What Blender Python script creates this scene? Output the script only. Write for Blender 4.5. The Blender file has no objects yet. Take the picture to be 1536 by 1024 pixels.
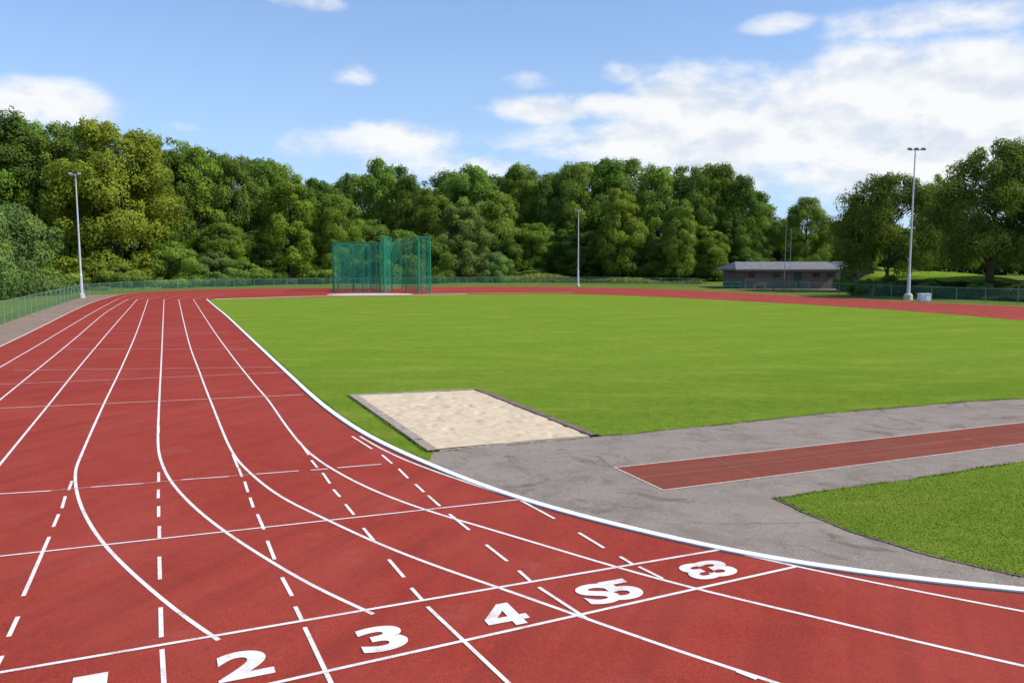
import bpy, math, random
import numpy as np
import mathutils
from mathutils import Vector, Matrix
from mathutils.geometry import tessellate_polygon
random.seed(5)
scene=bpy.context.scene
col=scene.collection
H=3.45; F=1200.0; PITCH=math.atan(120/1200.0)
cp,sp=math.cos(PITCH),math.sin(PITCH)
# ---------------------------------------------------------------- survey helpers
def ray(u,v):
    a=u-768; b=512-v
    return (a, F*cp+b*sp, -F*sp+b*cp)
def g(u,v,z=0.0):
    d=ray(u,v); t=(z-H)/d[2]
    return (t*d[0], t*d[1])
def atY(u,v,Y):
    d=ray(u,v); t=Y/d[1]
    return (t*d[0], H+t*d[2])
def G(pts): return [g(*p) for p in pts]
# ---------------------------------------------------------------- node helpers
class NT:
    def __init__(s,tree): s.t=tree; s.n=tree.nodes; s.l=tree.links
    def add(s,typ,**kw):
        n=s.n.new(typ)
        for k,v in kw.items(): setattr(n,k,v)
        return n
    def put(s,sock,v):
        if isinstance(v,bpy.types.NodeSocket): s.l.new(v,sock)
        else: sock.default_value=v
    def math(s,op,a,b=None,c=None,clamp=False):
        n=s.add('ShaderNodeMath',operation=op,use_clamp=clamp)
        s.put(n.inputs[0],a)
        if b is not None: s.put(n.inputs[1],b)
        if c is not None: s.put(n.inputs[2],c)
        return n.outputs[0]
    def mix(s,f,a,b,blend='MIX'):
        n=s.add('ShaderNodeMix',data_type='RGBA',blend_type=blend)
        s.put(n.inputs[0],f); s.put(n.inputs[6],a); s.put(n.inputs[7],b)
        return n.outputs[2]
    def noise(s,vec,scale,detail=4,rough=0.55,dist=0.0):
        n=s.add('ShaderNodeTexNoise')
        if vec is not None: s.l.new(vec,n.inputs['Vector'])
        n.inputs['Scale'].default_value=scale; n.inputs['Detail'].default_value=detail
        n.inputs['Roughness'].default_value=rough; n.inputs['Distortion'].default_value=dist
        return n.outputs['Fac']
    def ramp(s,fac,stops):
        n=s.add('ShaderNodeValToRGB'); e=n.color_ramp.elements
        while len(e)<len(stops): e.new(0.5)
        for i,(p,c) in enumerate(stops):
            e[i].position=p; e[i].color=(c[0],c[1],c[2],1) if not isinstance(c,(int,float)) else (c,c,c,1)
        s.put(n.inputs[0],fac); return n.outputs[0]
    def mapr(s,v,a,b,c=0.0,d=1.0,smooth=False):
        n=s.add('ShaderNodeMapRange'); n.clamp=True
        if smooth: n.interpolation_type='SMOOTHSTEP'
        s.put(n.inputs[0],v)
        for i,x in zip((1,2,3,4),(a,b,c,d)): n.inputs[i].default_value=x
        return n.outputs[0]
    def pos(s): return s.add('ShaderNodeNewGeometry').outputs['Position']
    def mapping(s,vec,scale=(1,1,1),rot=(0,0,0)):
        n=s.add('ShaderNodeMapping'); s.l.new(vec,n.inputs[0])
        n.inputs['Scale'].default_value=scale; n.inputs['Rotation'].default_value=rot
        return n.outputs[0]
def c4(c): return (c[0],c[1],c[2],1)
def newmat(name,rough=0.9,spec=0.3):
    m=bpy.data.materials.new(name); m.use_nodes=True
    t=NT(m.node_tree); b=m.node_tree.nodes['Principled BSDF']
    b.inputs['Roughness'].default_value=rough
    b.inputs['Specular IOR Level'].default_value=spec
    return m,t,b
def bump(t,b,h,strength,dist):
    n=t.add('ShaderNodeBump'); n.inputs['Strength'].default_value=strength
    n.inputs['Distance'].default_value=dist
    t.l.new(h,n.inputs['Height']); t.l.new(n.outputs[0],b.inputs['Normal'])
# ---------------------------------------------------------------- materials
SR=math.atan2(528,1200)   # heading of the straight, left of +Y
def mat_track():
    m,t,b=newmat('track_rubber',0.9,0.08); p=t.pos()
    fine=t.noise(p,60,3,0.9); mid=t.noise(p,2.2,5,0.65); big=t.noise(p,0.35,3,0.6,0.6)
    c=t.ramp(fine,[(0.28,(0.165,0.019,0.012)),(0.5,(0.33,0.042,0.027)),(0.72,(0.52,0.085,0.055))])
    c=t.mix(t.mapr(mid,0.35,0.7,0,0.45),c,c4((0.25,0.033,0.022)))
    c=t.mix(t.mapr(big,0.4,0.7,0,0.5),c,c4((0.38,0.072,0.050)))
    s=t.noise(t.mapping(t.mapping(p,rot=(0,0,SR)),scale=(2.2,0.10,1)),1.0,4,0.6)
    c=t.mix(t.mapr(s,0.46,0.70,0,0.5),c,c4((0.205,0.032,0.023)))
    st=t.noise(p,5,3,0.6,1.0)
    c=t.mix(t.mapr(st,0.60,0.78,0,0.5),c,c4((0.15,0.030,0.022)))
    sp_=t.noise(p,0.9,5,0.75,0.4)
    c=t.mix(t.mapr(sp_,0.58,0.72,0,0.4),c,c4((0.34,0.105,0.078)))
    t.l.new(c,b.inputs['Base Color']); bump(t,b,fine,0.6,0.004); return m
def grasscol(t,p,a,bc,stripes):
    fine=t.noise(p,30,4,0.9); mid=t.noise(p,3.0,6,0.8); big=t.noise(p,0.14,4,0.6,0.8)
    c=t.mix(t.mapr(fine,0.3,0.7),c4((a[0]*0.65,a[1]*0.70,a[2]*0.8)),c4((bc[0]*1.24,bc[1]*1.18,bc[2]*1.4)))
    c=t.mix(t.mapr(mid,0.40,0.62,0,0.6),c,c4((a[0]*0.75,a[1]*0.82,a[2])))
    c=t.mix(t.mapr(big,0.4,0.65,0,0.4),c,c4((a[0]*0.9,a[1]*0.98,a[2])))
    dry=t.noise(t.mapping(p,rot=(0,0,0.35),scale=(0.4,1.1,1)),0.8,6,0.72)
    c=t.mix(t.mapr(dry,0.5,0.72,0,0.55),c,c4((bc[0]*1.3,bc[1]*1.02,bc[2]*1.5)))
    if stripes:
        q=t.mapping(p,rot=(0,0,-0.37))
        sx=t.add('ShaderNodeSeparateXYZ'); t.l.new(q,sx.inputs[0])
        w=t.math('SINE',t.math('MULTIPLY',sx.outputs[1],1.7))
        c=t.mix(t.mapr(w,-0.5,0.5,0,0.09),c,c4((a[0]*0.55,a[1]*0.62,a[2]*0.6)))
    return c,fine
def mat_grass(name,a,bc,stripes=True):
    m,t,b=newmat(name,1.0,0.0); p=t.pos()
    c,fine=grasscol(t,p,a,bc,stripes)
    t.l.new(c,b.inputs['Base Color']); bump(t,b,fine,0.8,0.03); return m
def mat_asphalt(name,base,brown=0.0):
    m,t,b=newmat(name,0.95,0.06); p=t.pos()
    fine=t.noise(p,55,4,0.9); mid=t.noise(p,1.3,6,0.74,0.7); big=t.noise(p,0.3,4,0.6,1.0)
    lo=[x*0.35 for x in base]; hi=[x*1.65 for x in base]
    c=t.ramp(fine,[(0.3,lo),(0.7,hi)])
    c=t.mix(t.mapr(mid,0.45,0.66,0,0.6),c,c4([base[0]*0.6,base[1]*0.55,base[2]*0.50]))
    c=t.mix(t.mapr(big,0.42,0.62,0,0.35),c,c4((base[0]*1.22,base[1]*1.2,base[2]*1.18)))
    wet=t.noise(p,0.6,6,0.7,1.8)
    c=t.mix(t.mapr(wet,0.55,0.65,0,0.65),c,c4([base[0]*0.42,base[1]*0.37,base[2]*0.32]))
    lt=t.noise(p,2.0,5,0.8)
    c=t.mix(t.mapr(lt,0.58,0.72,0,0.4),c,c4([min(1,base[0]*1.45),base[1]*1.4,base[2]*1.35]))
    v=t.add('ShaderNodeTexVoronoi',feature='DISTANCE_TO_EDGE'); v.inputs['Scale'].default_value=0.35
    wob=t.noise(p,2.5,4,0.7); vm=t.add('ShaderNodeVectorMath',operation='ADD'); t.l.new(p,vm.inputs[0]); t.l.new(wob,vm.inputs[1])
    t.l.new(vm.outputs[0],v.inputs['Vector'])
    cr=t.mapr(v.outputs['Distance'],0.0,0.006,0.6,0.0)
    c=t.mix(t.math('MULTIPLY',cr,t.mapr(big,0.4,0.6)),c,c4([x*0.3 for x in base]))
    t.l.new(c,b.inputs['Base Color']); bump(t,b,fine,0.5,0.006); return m
def mat_plain(name,c,rough=0.6,spec=0.4,metal=0.0,var=0.25,scale=8):
    m,t,b=newmat(name,rough,spec); p=t.pos()
    n=t.noise(p,scale,4,0.65); lo=[x*(1-var) for x in c]; hi=[min(1,x*(1+var*0.6)) for x in c]
    t.l.new(t.ramp(n,[(0.3,lo),(0.7,hi)]),b.inputs['Base Color'])
    b.inputs['Metallic'].default_value=metal; return m
def mat_paint():
    m,t,b=newmat('white_line_paint',0.8,0.1); p=t.pos()
    f=t.noise(p,60,3,0.75); w=t.noise(p,3,4,0.7)
    c=t.mix(t.mapr(w,0.48,0.75,0,0.6),c4((0.78,0.755,0.70)),c4((0.62,0.49,0.42)))
    c=t.mix(t.mapr(t.math('ADD',f,t.math('MULTIPLY',w,0.5)),0.80,0.94,0,0.8),c,c4((0.40,0.12,0.085)))
    t.l.new(c,b.inputs['Base Color']); return m
def mat_faint(name,a,bb):
    m,t,b=newmat(name,0.8,0.1); p=t.pos()
    f=t.noise(p,30,3,0.75)
    t.l.new(t.mix(t.mapr(f,0.4,0.65),c4(a),c4(bb)),b.inputs['Base Color']); return m
def mat_leaf():
    m=bpy.data.materials.new('foliage'); m.use_nodes=True; t=NT(m.node_tree); t.n.clear()
    a=t.add('ShaderNodeAttribute',attribute_name='tint')
    oi=t.add('ShaderNodeObjectInfo')
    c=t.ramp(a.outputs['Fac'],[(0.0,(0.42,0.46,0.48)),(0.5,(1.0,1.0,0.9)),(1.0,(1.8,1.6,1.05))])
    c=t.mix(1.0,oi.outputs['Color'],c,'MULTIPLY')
    d=t.add('ShaderNodeBsdfPrincipled'); d.inputs['Roughness'].default_value=0.7; d.inputs['Specular IOR Level'].default_value=0.08
    tr=t.add('ShaderNodeBsdfTranslucent'); mx=t.add('ShaderNodeMixShader'); mx.inputs[0].default_value=0.32
    o=t.add('ShaderNodeOutputMaterial')
    t.l.new(c,d.inputs['Base Color'])
    t.l.new(t.mix(1.0,c,c4((1.55,1.5,0.6)),'MULTIPLY'),tr.inputs['Color'])
    t.l.new(d.outputs[0],mx.inputs[1]); t.l.new(tr.outputs[0],mx.inputs[2]); t.l.new(mx.outputs[0],o.inputs[0]); return m
def mat_net(name,colr,width,cell):
    m=bpy.data.materials.new(name); m.use_nodes=True; t=NT(m.node_tree); t.n.clear()
    p=t.pos()
    d=t.add('ShaderNodeBsdfPrincipled'); d.inputs['Base Color'].default_value=c4(colr); d.inputs['Roughness'].default_value=0.6
    tp=t.add('ShaderNodeBsdfTransparent'); mx=t.add('ShaderNodeMixShader'); o=t.add('ShaderNodeOutputMaterial')
    w=t.add('ShaderNodeSeparateXYZ'); t.l.new(p,w.inputs[0])
    h=t.math('ADD',w.outputs[0],t.math('MULTIPLY',w.outputs[1],0.7))
    a1=t.math('PINGPONG',t.math('ADD',h,w.outputs[2]),cell); a2=t.math('PINGPONG',t.math('SUBTRACT',h,w.outputs[2]),cell)
    wire=t.math('LESS_THAN',t.math('MINIMUM',a1,a2),cell*width)
    t.l.new(wire,mx.inputs[0]); t.l.new(tp.outputs[0],mx.inputs[1]); t.l.new(d.outputs[0],mx.inputs[2]); t.l.new(mx.outputs[0],o.inputs[0]); return m
def mat_sand():
    m,t,b=newmat('sand',0.95,0.05); p=t.pos()
    f=t.noise(p,60,3,0.8); w=t.noise(p,2.5,5,0.65,0.5)
    c=t.ramp(f,[(0.3,(0.52,0.40,0.26)),(0.7,(0.78,0.63,0.44))])
    c=t.mix(t.mapr(w,0.45,0.7,0,0.5),c,c4((0.46,0.345,0.23)))
    t.l.new(c,b.inputs['Base Color']); bump(t,b,f,0.7,0.012); return m
GA=(0.150,0.236,0.018); GB=(0.238,0.338,0.036)
def mat_blade():
    m=bpy.data.materials.new('grass_blade'); m.use_nodes=True; t=NT(m.node_tree); t.n.clear()
    a=t.add('ShaderNodeAttribute',attribute_name='tint')
    base,_=grasscol(t,t.pos(),GA,GB,True)
    c=t.mix(1.0,base,t.ramp(a.outputs['Fac'],[(0.0,(0.85,0.9,0.9)),(0.6,(1.2,1.15,1.15)),(1.0,(1.6,1.35,2.2))]),'MULTIPLY')
    gn=t.add('ShaderNodeNewGeometry')
    v1=t.add('ShaderNodeVectorMath',operation='MULTIPLY_ADD'); t.l.new(gn.outputs['Normal'],v1.inputs[0]); v1.inputs[1].default_value=(0.2,0.2,0.2); v1.inputs[2].default_value=(0,0,1)
    v2=t.add('ShaderNodeVectorMath',operation='NORMALIZE'); t.l.new(v1.outputs[0],v2.inputs[0])
    d=t.add('ShaderNodeBsdfDiffuse'); t.l.new(v2.outputs[0],d.inputs['Normal'])
    o=t.add('ShaderNodeOutputMaterial'); t.l.new(c,d.inputs[0]); t.l.new(d.outputs[0],o.inputs[0]); return m
def mat_runway():
    m,t,b=newmat('runway_rubber',0.95,0.04); p=t.pos()
    f=t.noise(p,60,4,0.9); w=t.noise(p,1.4,6,0.75,0.5); s=t.noise(t.mapping(t.mapping(p,rot=(0,0,-0.39)),scale=(0.3,2.5,1)),1.5,4,0.65)
    c=t.ramp(f,[(0.3,(0.10,0.027,0.018)),(0.7,(0.37,0.095,0.060))])
    c=t.mix(t.mapr(w,0.42,0.62,0,0.55),c,c4((0.165,0.060,0.042)))
    c=t.mix(t.mapr(s,0.50,0.70,0,0.4),c,c4((0.27,0.12,0.088)))
    t.l.new(c,b.inputs['Base Color']); bump(t,b,f,0.6,0.006); return m
def mat_roof():
    m,t,b=newmat('roof_sheet',0.8,0.1); p=t.pos()
    s=t.add('ShaderNodeSeparateXYZ'); t.l.new(p,s.inputs[0])
    w=t.math('LESS_THAN',t.math('PINGPONG',s.outputs[0],0.3),0.04)
    n=t.noise(p,1.5,4)
    c=t.ramp(n,[(0.3,(0.15,0.148,0.155)),(0.7,(0.23,0.228,0.235))])
    t.l.new(t.mix(t.math('MULTIPLY',w,0.5),c,c4((0.11,0.11,0.115))),b.inputs['Base Color']); return m
def mat_brick():
    m,t,b=newmat('brick_wall',0.9,0.1); p=t.pos()
    br=t.add('ShaderNodeTexBrick'); t.l.new(t.mapping(p,rot=(math.pi/2,0,0)),br.inputs['Vector'])
    br.inputs['Scale'].default_value=4; br.inputs['Color1'].default_value=c4((0.18,0.135,0.115)); br.inputs['Color2'].default_value=c4((0.13,0.10,0.088)); br.inputs['Mortar'].default_value=c4((0.19,0.17,0.155))
    n=t.noise(p,0.8,4)
    t.l.new(t.mix(t.mapr(n,0.4,0.7,0,0.5),br.outputs[0],c4((0.17,0.14,0.125))),b.inputs['Base Color']); return m
def mat_glass():
    m,t,b=newmat('window_glass',0.12,0.5); b.inputs['Base Color'].default_value=c4((0.02,0.025,0.03)); return m
M=dict(track=mat_track(),grass=mat_grass('field_grass',GA,GB),
  ground=mat_grass('rough_grass',(0.10,0.15,0.022),(0.18,0.23,0.04),False),bank=mat_grass('bank_grass',(0.14,0.225,0.018),(0.22,0.32,0.03),False),
  asphalt=mat_asphalt('path_asphalt',(0.272,0.226,0.186)), dirt=mat_asphalt('gravel_path',(0.28,0.205,0.155)),
  paint=mat_paint(),faint=mat_faint('faded_line_paint',(0.72,0.50,0.44),(0.50,0.20,0.15)),edge_line=mat_faint('runway_line_paint',(0.68,0.58,0.50),(0.44,0.30,0.24)),
  seam=mat_faint('runway_seam',(0.34,0.19,0.14),(0.22,0.09,0.065)),
  kerb=mat_plain('kerb_white',(0.86,0.83,0.79),0.8,0.08,0,0.12,5),
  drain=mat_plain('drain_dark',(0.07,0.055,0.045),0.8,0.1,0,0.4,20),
  leaf=mat_leaf(),bark=mat_plain('bark',(0.10,0.075,0.055),0.95,0.1,0,0.5,5),
  sand=mat_sand(),blade=mat_blade(),runway=mat_runway(),
  stone=mat_plain('edging_stone',(0.38,0.31,0.25),0.9,0.1,0,0.35,9),wood=mat_plain('edging_timber',(0.21,0.16,0.125),0.9,0.1,0,0.4,9),
  cage=mat_plain('cage_green_paint',(0.014,0.20,0.12),0.5,0.3,0,0.2,3),
  net=mat_net('cage_net',(0.02,0.30,0.18),0.125,0.06),
  link=mat_net('chain_link',(0.10,0.27,0.19),0.10,0.035),
  rail=mat_plain('rail_green',(0.16,0.25,0.19),0.5,0.3,0,0.2,3),
  steel=mat_plain('galvanised_steel',(0.56,0.58,0.60),0.45,0.4,0.2,0.15,2),
  dull=mat_plain('weathered_pole',(0.26,0.27,0.28),0.7,0.2,0,0.15,2),
  conc=mat_plain('concrete',(0.54,0.49,0.42),0.9,0.1,0,0.2,3),
  lamp=mat_plain('lamp_housing',(0.25,0.26,0.28),0.4,0.5,0,0.15,3),
  roof=mat_roof(),brick=mat_brick(),render=mat_plain('render_wall',(0.28,0.22,0.20),0.9,0.1,0,0.15,1.5),glass=mat_glass(),
  frame=mat_plain('frame_brown',(0.14,0.115,0.10),0.5,0.3),door=mat_plain('door_paint',(0.04,0.07,0.06),0.5,0.4),
  boxw=mat_plain('white_plastic',(0.75,0.76,0.8),0.4,0.5),boxb=mat_plain('lilac_panel',(0.45,0.42,0.65),0.5,0.4))
# ---------------------------------------------------------------- object helpers
def link(o,parent=None):
    col.objects.link(o)
    if parent is not None: o.parent=parent
    return o
def tag(o,label=None,cat=None,kind=None,group=None):
    if label: o['label']=label
    if cat: o['category']=cat
    if kind: o['kind']=kind
    if group: o['group']=group
    return o
def empty(name,loc,label,cat,group=None):
    o=bpy.data.objects.new(name,None); o.location=loc; o.empty_display_size=0.3
    link(o); tag(o,label,cat,None,group); return o
def obj(name,verts,faces,mat,parent=None,loc=(0,0,0)):
    me=bpy.data.meshes.new(name); me.from_pydata([tuple(v) for v in verts],[],faces); me.update()
    me.materials.append(M[mat]); o=bpy.data.objects.new(name,me); o.location=loc
    return link(o,parent)
class MB:
    def __init__(s): s.v=[]; s.f=[]
    def poly(s,pts,z=0.0):
        b=len(s.v); P=[Vector((p[0],p[1],0)) for p in pts]
        s.v+= [(p[0],p[1],z) for p in pts]
        for t in tessellate_polygon([P]):
            a,c,d=[P[i] for i in t]
            if (c-a).cross(d-a).z<0: t=(t[0],t[2],t[1])
            s.f.append(tuple(b+i for i in t))
    def strip(s,pts,w,z):
        n=len(pts); b=len(s.v)
        for i in range(n):
            p=Vector(pts[i]); a=Vector(pts[max(i-1,0)]); c=Vector(pts[min(i+1,n-1)])
            d=(c-a).normalized(); nn=Vector((-d.y,d.x))
            for k in (-0.5,0.5): q=p+nn*w*k; s.v.append((q.x,q.y,z))
        for i in range(n-1):
            k=b+2*i; s.f.append((k,k+2,k+3,k+1))
    def extr(s,pts,profile,closed=True):
        n=len(pts); m=len(profile); b=len(s.v)
        for i in range(n):
            p=Vector(pts[i][:2]); a=Vector(pts[max(i-1,0)][:2]); c=Vector(pts[min(i+1,n-1)][:2])
            d=(c-a).normalized(); nn=Vector((-d.y,d.x))
            for (o,z) in profile: q=p+nn*o; s.v.append((q.x,q.y,z))
        for i in range(n-1):
            for j in range(m if closed else m-1):
                j2=(j+1)%m; s.f.append((b+i*m+j,b+i*m+j2,b+(i+1)*m+j2,b+(i+1)*m+j))
    def box(s,x0,x1,y0,y1,z0,z1):
        b=len(s.v); s.v+=[(x,y,z) for z in(z0,z1) for y in (y0,y1) for x in (x0,x1)]
        for f in ((0,2,3,1),(4,5,7,6),(0,1,5,4),(2,6,7,3),(0,4,6,2),(1,3,7,5)): s.f.append(tuple(b+i for i in f))
    def tube(s,path,rad,n=8,cap=True):
        b=len(s.v); m=len(path)
        for i in range(m):
            p=Vector(path[i]); d=(Vector(path[min(i+1,m-1)])-Vector(path[max(i-1,0)])).normalized()
            x=d.cross(Vector((0,1,0.013)));
            if x.length<0.1: x=d.cross(Vector((1,0,0)))
            x.normalize(); y=d.cross(x)
            for k in range(n):
                a=2*math.pi*k/n; q=p+(x*math.cos(a)+y*math.sin(a))*rad[i]; s.v.append(tuple(q))
        for i in range(m-1):
            for k in range(n):
                k2=(k+1)%n; s.f.append((b+i*n+k,b+i*n+k2,b+(i+1)*n+k2,b+(i+1)*n+k))
        if cap:
            s.f.append(tuple(b+(m-1)*n+k for k in range(n))); s.f.append(tuple(b+n-1-k for k in range(n)))
    def make(s,name,mat,parent=None,loc=(0,0,0)): return obj(name,s.v,s.f,mat,parent,loc)
def smooth(pts,step=0.35):
    P=[Vector(p) for p in pts]; out=[]
    for i in range(len(P)-1):
        a=P[max(i-1,0)]; b=P[i]; c=P[i+1]; d=P[min(i+2,len(P)-1)]
        n=max(2,int((c-b).length/step)); n=min(n,24)
        for k in range(n):
            t=k/n
            q=0.5*((2*b)+(c-a)*t+(2*a-5*b+4*c-d)*t*t+(3*b-a-3*c+d)*t**3)
            out.append((q.x,q.y))
    out.append((P[-1].x,P[-1].y)); return out
def relax(pts,it):
    P=[Vector(p) for p in pts]
    for _ in range(it):
        P=[P[0]]+[(P[i-1]+P[i]*2+P[i+1])/4 for i in range(1,len(P)-1)]+[P[-1]]
    return [(p.x,p.y) for p in P]
def fastmesh(name,V,k,mat,tint=None):
    me=bpy.data.meshes.new(name); n=len(V); nf=n//k
    me.vertices.add(n); me.vertices.foreach_set('co',V.astype(np.float32).ravel())
    me.loops.add(n); me.loops.foreach_set('vertex_index',np.arange(n,dtype=np.int32))
    me.polygons.add(nf); me.polygons.foreach_set('loop_start',np.arange(0,n,k,dtype=np.int32))
    try: me.polygons.foreach_set('loop_total',np.full(nf,k,dtype=np.int32))
    except Exception: pass
    me.update(calc_edges=True)
    if tint is not None:
        a=me.attributes.new('tint','FLOAT','POINT'); a.data.foreach_set('value',np.repeat(tint,k).astype(np.float32))
    me.materials.append(M[mat]); return me
def inpoly(x,y,poly):
    r=np.zeros(len(x),bool); n=len(poly); j=n-1
    for i in range(n):
        xi,yi=poly[i]; xj,yj=poly[j]
        if yi!=yj:
            c=((yi>y)!=(yj>y))&(x<(xj-xi)*(y-yi)/(yj-yi)+xi); r^=c
        j=i
    return r
# ---------------------------------------------------------------- outlines (metres on the ground)
kerb_px=[(310,449),(324,461),(340,474),(375,507),(410,540),(440,568),(468,594),(500,620),(545,650),(600,678),(655,702),(720,728),(790,752),(870,775),(950,795),(1050,818),(1150,838),(1280,858),(1400,873),(1536,887)]
kerb=G(kerb_px); e=kerb[-1]
kerb_ext=[(e[0]+1.2,e[1]-0.28),(e[0]+3,e[1]-0.6),(e[0]+6,e[1]-0.9),(e[0]+12,e[1]-0.9),(e[0]+25,e[1]+1)]
kerbS=relax(smooth(kerb+kerb_ext,0.3),4)
outer_px=[(0,520),(60,491),(110,466),(140,453),(160,447),(185,441),(230,437),(330,433.5),(500,431.5),(700,430),(850,430.5),(1000,434),(1150,441),(1300,449),(1440,456),(1536,460)]
outer=G(outer_px); o0=outer[0]; d0=Vector((math.sin(SR),-math.cos(SR)))
pre=[(o0[0]+d0.x*40,o0[1]+d0.y*40)]
outerS=smooth(outer,1.5)
infar_px=[(316,449.5),(420,447),(560,444.5),(700,441.5),(850,441),(930,443),(1000,446),(1150,453.5),(1300,462.5),(1420,471),(1536,481)]
infar=G(infar_px)
infar_ext=[(infar[-1][0]+7,infar[-1][1]-16),(infar[-1][0]+13,infar[-1][1]-34)]
outer_ext=[(outer[-1][0]+8,outer[-1][1]-18),(outer[-1][0]+20,outer[-1][1]-50)]
infarS=smooth(infar,1.5)
# ---------------------------------------------------------------- ground & surfaces
mb=MB(); mb.box(-1500,1500,-1500,1500,-0.5,0.0); gr=mb.make('ground','ground'); tag(gr,'rough grassy ground around the athletics track','ground','structure')
mb=MB(); mb.poly(pre+outerS+outer_ext+infar_ext[::-1]+infarS[::-1]+kerbS+[(30,-12),(16,-20)],0.008)
tag(mb.make('running_track','track'),'red rubber running track with curved lanes','running track','structure')
mb=MB(); mb.poly(infarS+infar_ext+[(60,5)]+kerbS[::-1],0.004)
tag(mb.make('grass_field','grass'),'bright green mown grass infield','grass field','structure')
edge_px=[(650,679),(770,667),(893,656),(1050,641),(1200,625),(1400,607),(1536,598)]
edge=G(edge_px); edge_ext=[(40,edge[-1][1]+(40-edge[-1][0])*0.38)]
i0=min(range(len(kerbS)),key=lambda i:(Vector(kerbS[i])-Vector(g(648,698))).length)
def wobble(pts,amp,seed,fr=1.3):
    out=[]
    for i,p in enumerate(pts):
        if i in (0,len(pts)-1): out.append(p); continue
        n=mathutils.noise.noise_vector(Vector((p[0]*fr,p[1]*fr,seed)))
        out.append((p[0]+n.x*amp,p[1]+n.y*amp))
    return out
edgeS=wobble(smooth(edge,0.2),0.08,1,1.8)
asph=edgeS+edge_ext+[(45,12)]+kerbS[i0:][::-1]
mb=MB(); mb.poly(asph,0.008); tag(mb.make('asphalt_path','asphalt'),'weathered grey asphalt path beside the track','path','structure')
patch_px=[(1160,748),(1190,761),(1230,779),(1300,806),(1400,836),(1536,866)]
patch_top=[(1160,748),(1250,736),(1400,714),(1536,692)]
pb=G(patch_px); pt=G(patch_top)
pbS=wobble(smooth(pb,0.2),0.06,2,1.8); ptS=wobble(smooth(pt,0.2),0.07,3,1.8)
patch=pbS+[(pb[-1][0]+12,pb[-1][1]-1.5),(pt[-1][0]+20,pt[-1][1]+8.2)]+ptS[::-1][:-1]
mb=MB(); mb.poly(patch,0.012); tag(mb.make('grass_verge','grass'),'green grass patch bordered by asphalt','grass verge','structure')
mb=MB()
mb.extr(pbS+[(pb[-1][0]+12,pb[-1][1]-1.5)],[(0.012,0.008),(0.012,0.020),(-0.018,0.020),(-0.018,0.008)])
mb.extr(edgeS+edge_ext,[(0.010,0.008),(0.010,0.014),(-0.010,0.014),(-0.010,0.008)])
tag(mb.make('path_edging','wood'),'thin dark edging along the asphalt path','edging','structure')
# runway
rt=[g(922,702),g(1536,634)]; rb=[g(995,736),g(1536,666)]
def ext(a,b,L): d=(Vector(b)-Vector(a)).normalized(); q=Vector(b)+d*L; return (q.x,q.y)
r1=[rt[0],ext(rt[0],rt[1],25)]; r2=[rb[0],ext(rb[0],rb[1],25)]
mb=MB(); mb.poly([r2[0],r2[1],r1[1],r1[0]],0.012); tag(mb.make('jump_runway','runway'),'worn dark red jump runway in the asphalt','runway','structure')
mb=MB(); mb.strip(r1,0.035,0.0142); mb.strip(r2,0.035,0.0144); mb.strip([r1[0],r2[0]],0.035,0.0148)
tag(mb.make('runway_marking','edge_line'),'faded pale border lines of the jump runway','line marking','structure')
mb=MB()
for k in range(1,14):
    t0=k*0.055
    a=Vector(r1[0]).lerp(Vector(r1[1]),t0); b=Vector(r2[0]).lerp(Vector(r2[1]),t0)
    mb.strip([tuple(a.lerp(b,0.02)),tuple(a.lerp(b,0.98))],0.012,0.0134)
aa=[Vector(r1[0]).lerp(Vector(r2[0]),0.5),Vector(r1[1]).lerp(Vector(r2[1]),0.5)]
mb.strip([tuple(aa[0]),tuple(aa[1])],0.018,0.0138)
tag(mb.make('runway_seam','seam'),'faint seams along the jump runway','seam','structure')
# left gravel path between track and fence
fl_px=[(0,487),(60,466),(115,448),(134,442.5)]
fl=G(fl_px); fl0=(fl[0][0]+d0.x*34,fl[0][1]+d0.y*34)
mb=MB(); mb.poly([fl0]+fl+[outer[5],outer[4],outer[3],outer[2],outer[1],outer[0],pre[0]],0.004)
tag(mb.make('gravel_path','dirt'),'brown gravel path between track and fence','path','structure')
# ---------------------------------------------------------------- kerb
mb=MB(); mb.extr(kerbS,[(0.06,0.006),(0.06,0.026),(0.057,0.029),(-0.057,0.029),(-0.06,0.026),(-0.06,0.006)])
tag(mb.make('track_kerb','kerb'),'flat white kerb along the inside lane','kerb','structure')
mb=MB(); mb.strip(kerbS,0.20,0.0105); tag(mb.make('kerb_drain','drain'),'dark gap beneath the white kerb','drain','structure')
# ---------------------------------------------------------------- markings
ZM=[0.0115]
def nz(): ZM[0]+=0.00006; return ZM[0]
mk=MB(); W=0.046
def extend_near(a,b,L):
    d=(Vector(b)-Vector(a)).normalized(); q=Vector(b)+d*L; return (q.x,q.y)
lanes=[
 [(178,448),(150,462.5),(110,486),(60,516),(0,551)],
 [(192,449),(160,468),(110,510),(60,551),(0,600)],
 [(206,449),(175,484),(130,537),(75,605),(0,697)],
 [(222,449),(207,493),(185,545),(155,608),(124,678),(113,710),(118,750),(140,795),(175,838),(225,884),(280,929),(328,961)],
 [(246,449),(243,520),(239,600),(237,660),(241,690),(256,722),(290,760),(340,800),(400,839),(470,880),(560,922)],
 [(268,449),(281,505),(300,560),(320,612),(345,672),(370,705),(420,745),(490,780),(570,817),(660,852),(765,888),(880,929),(1020,978),(1160,1024)],
 [(290,449),(315,488),(345,530),(378,572),(402,600),(430,640),(460,676),(500,705),(560,736),(640,766),(740,796),(830,823),(930,853),(1060,888),(1200,921),(1370,962),(1536,1000)],
]
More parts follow.
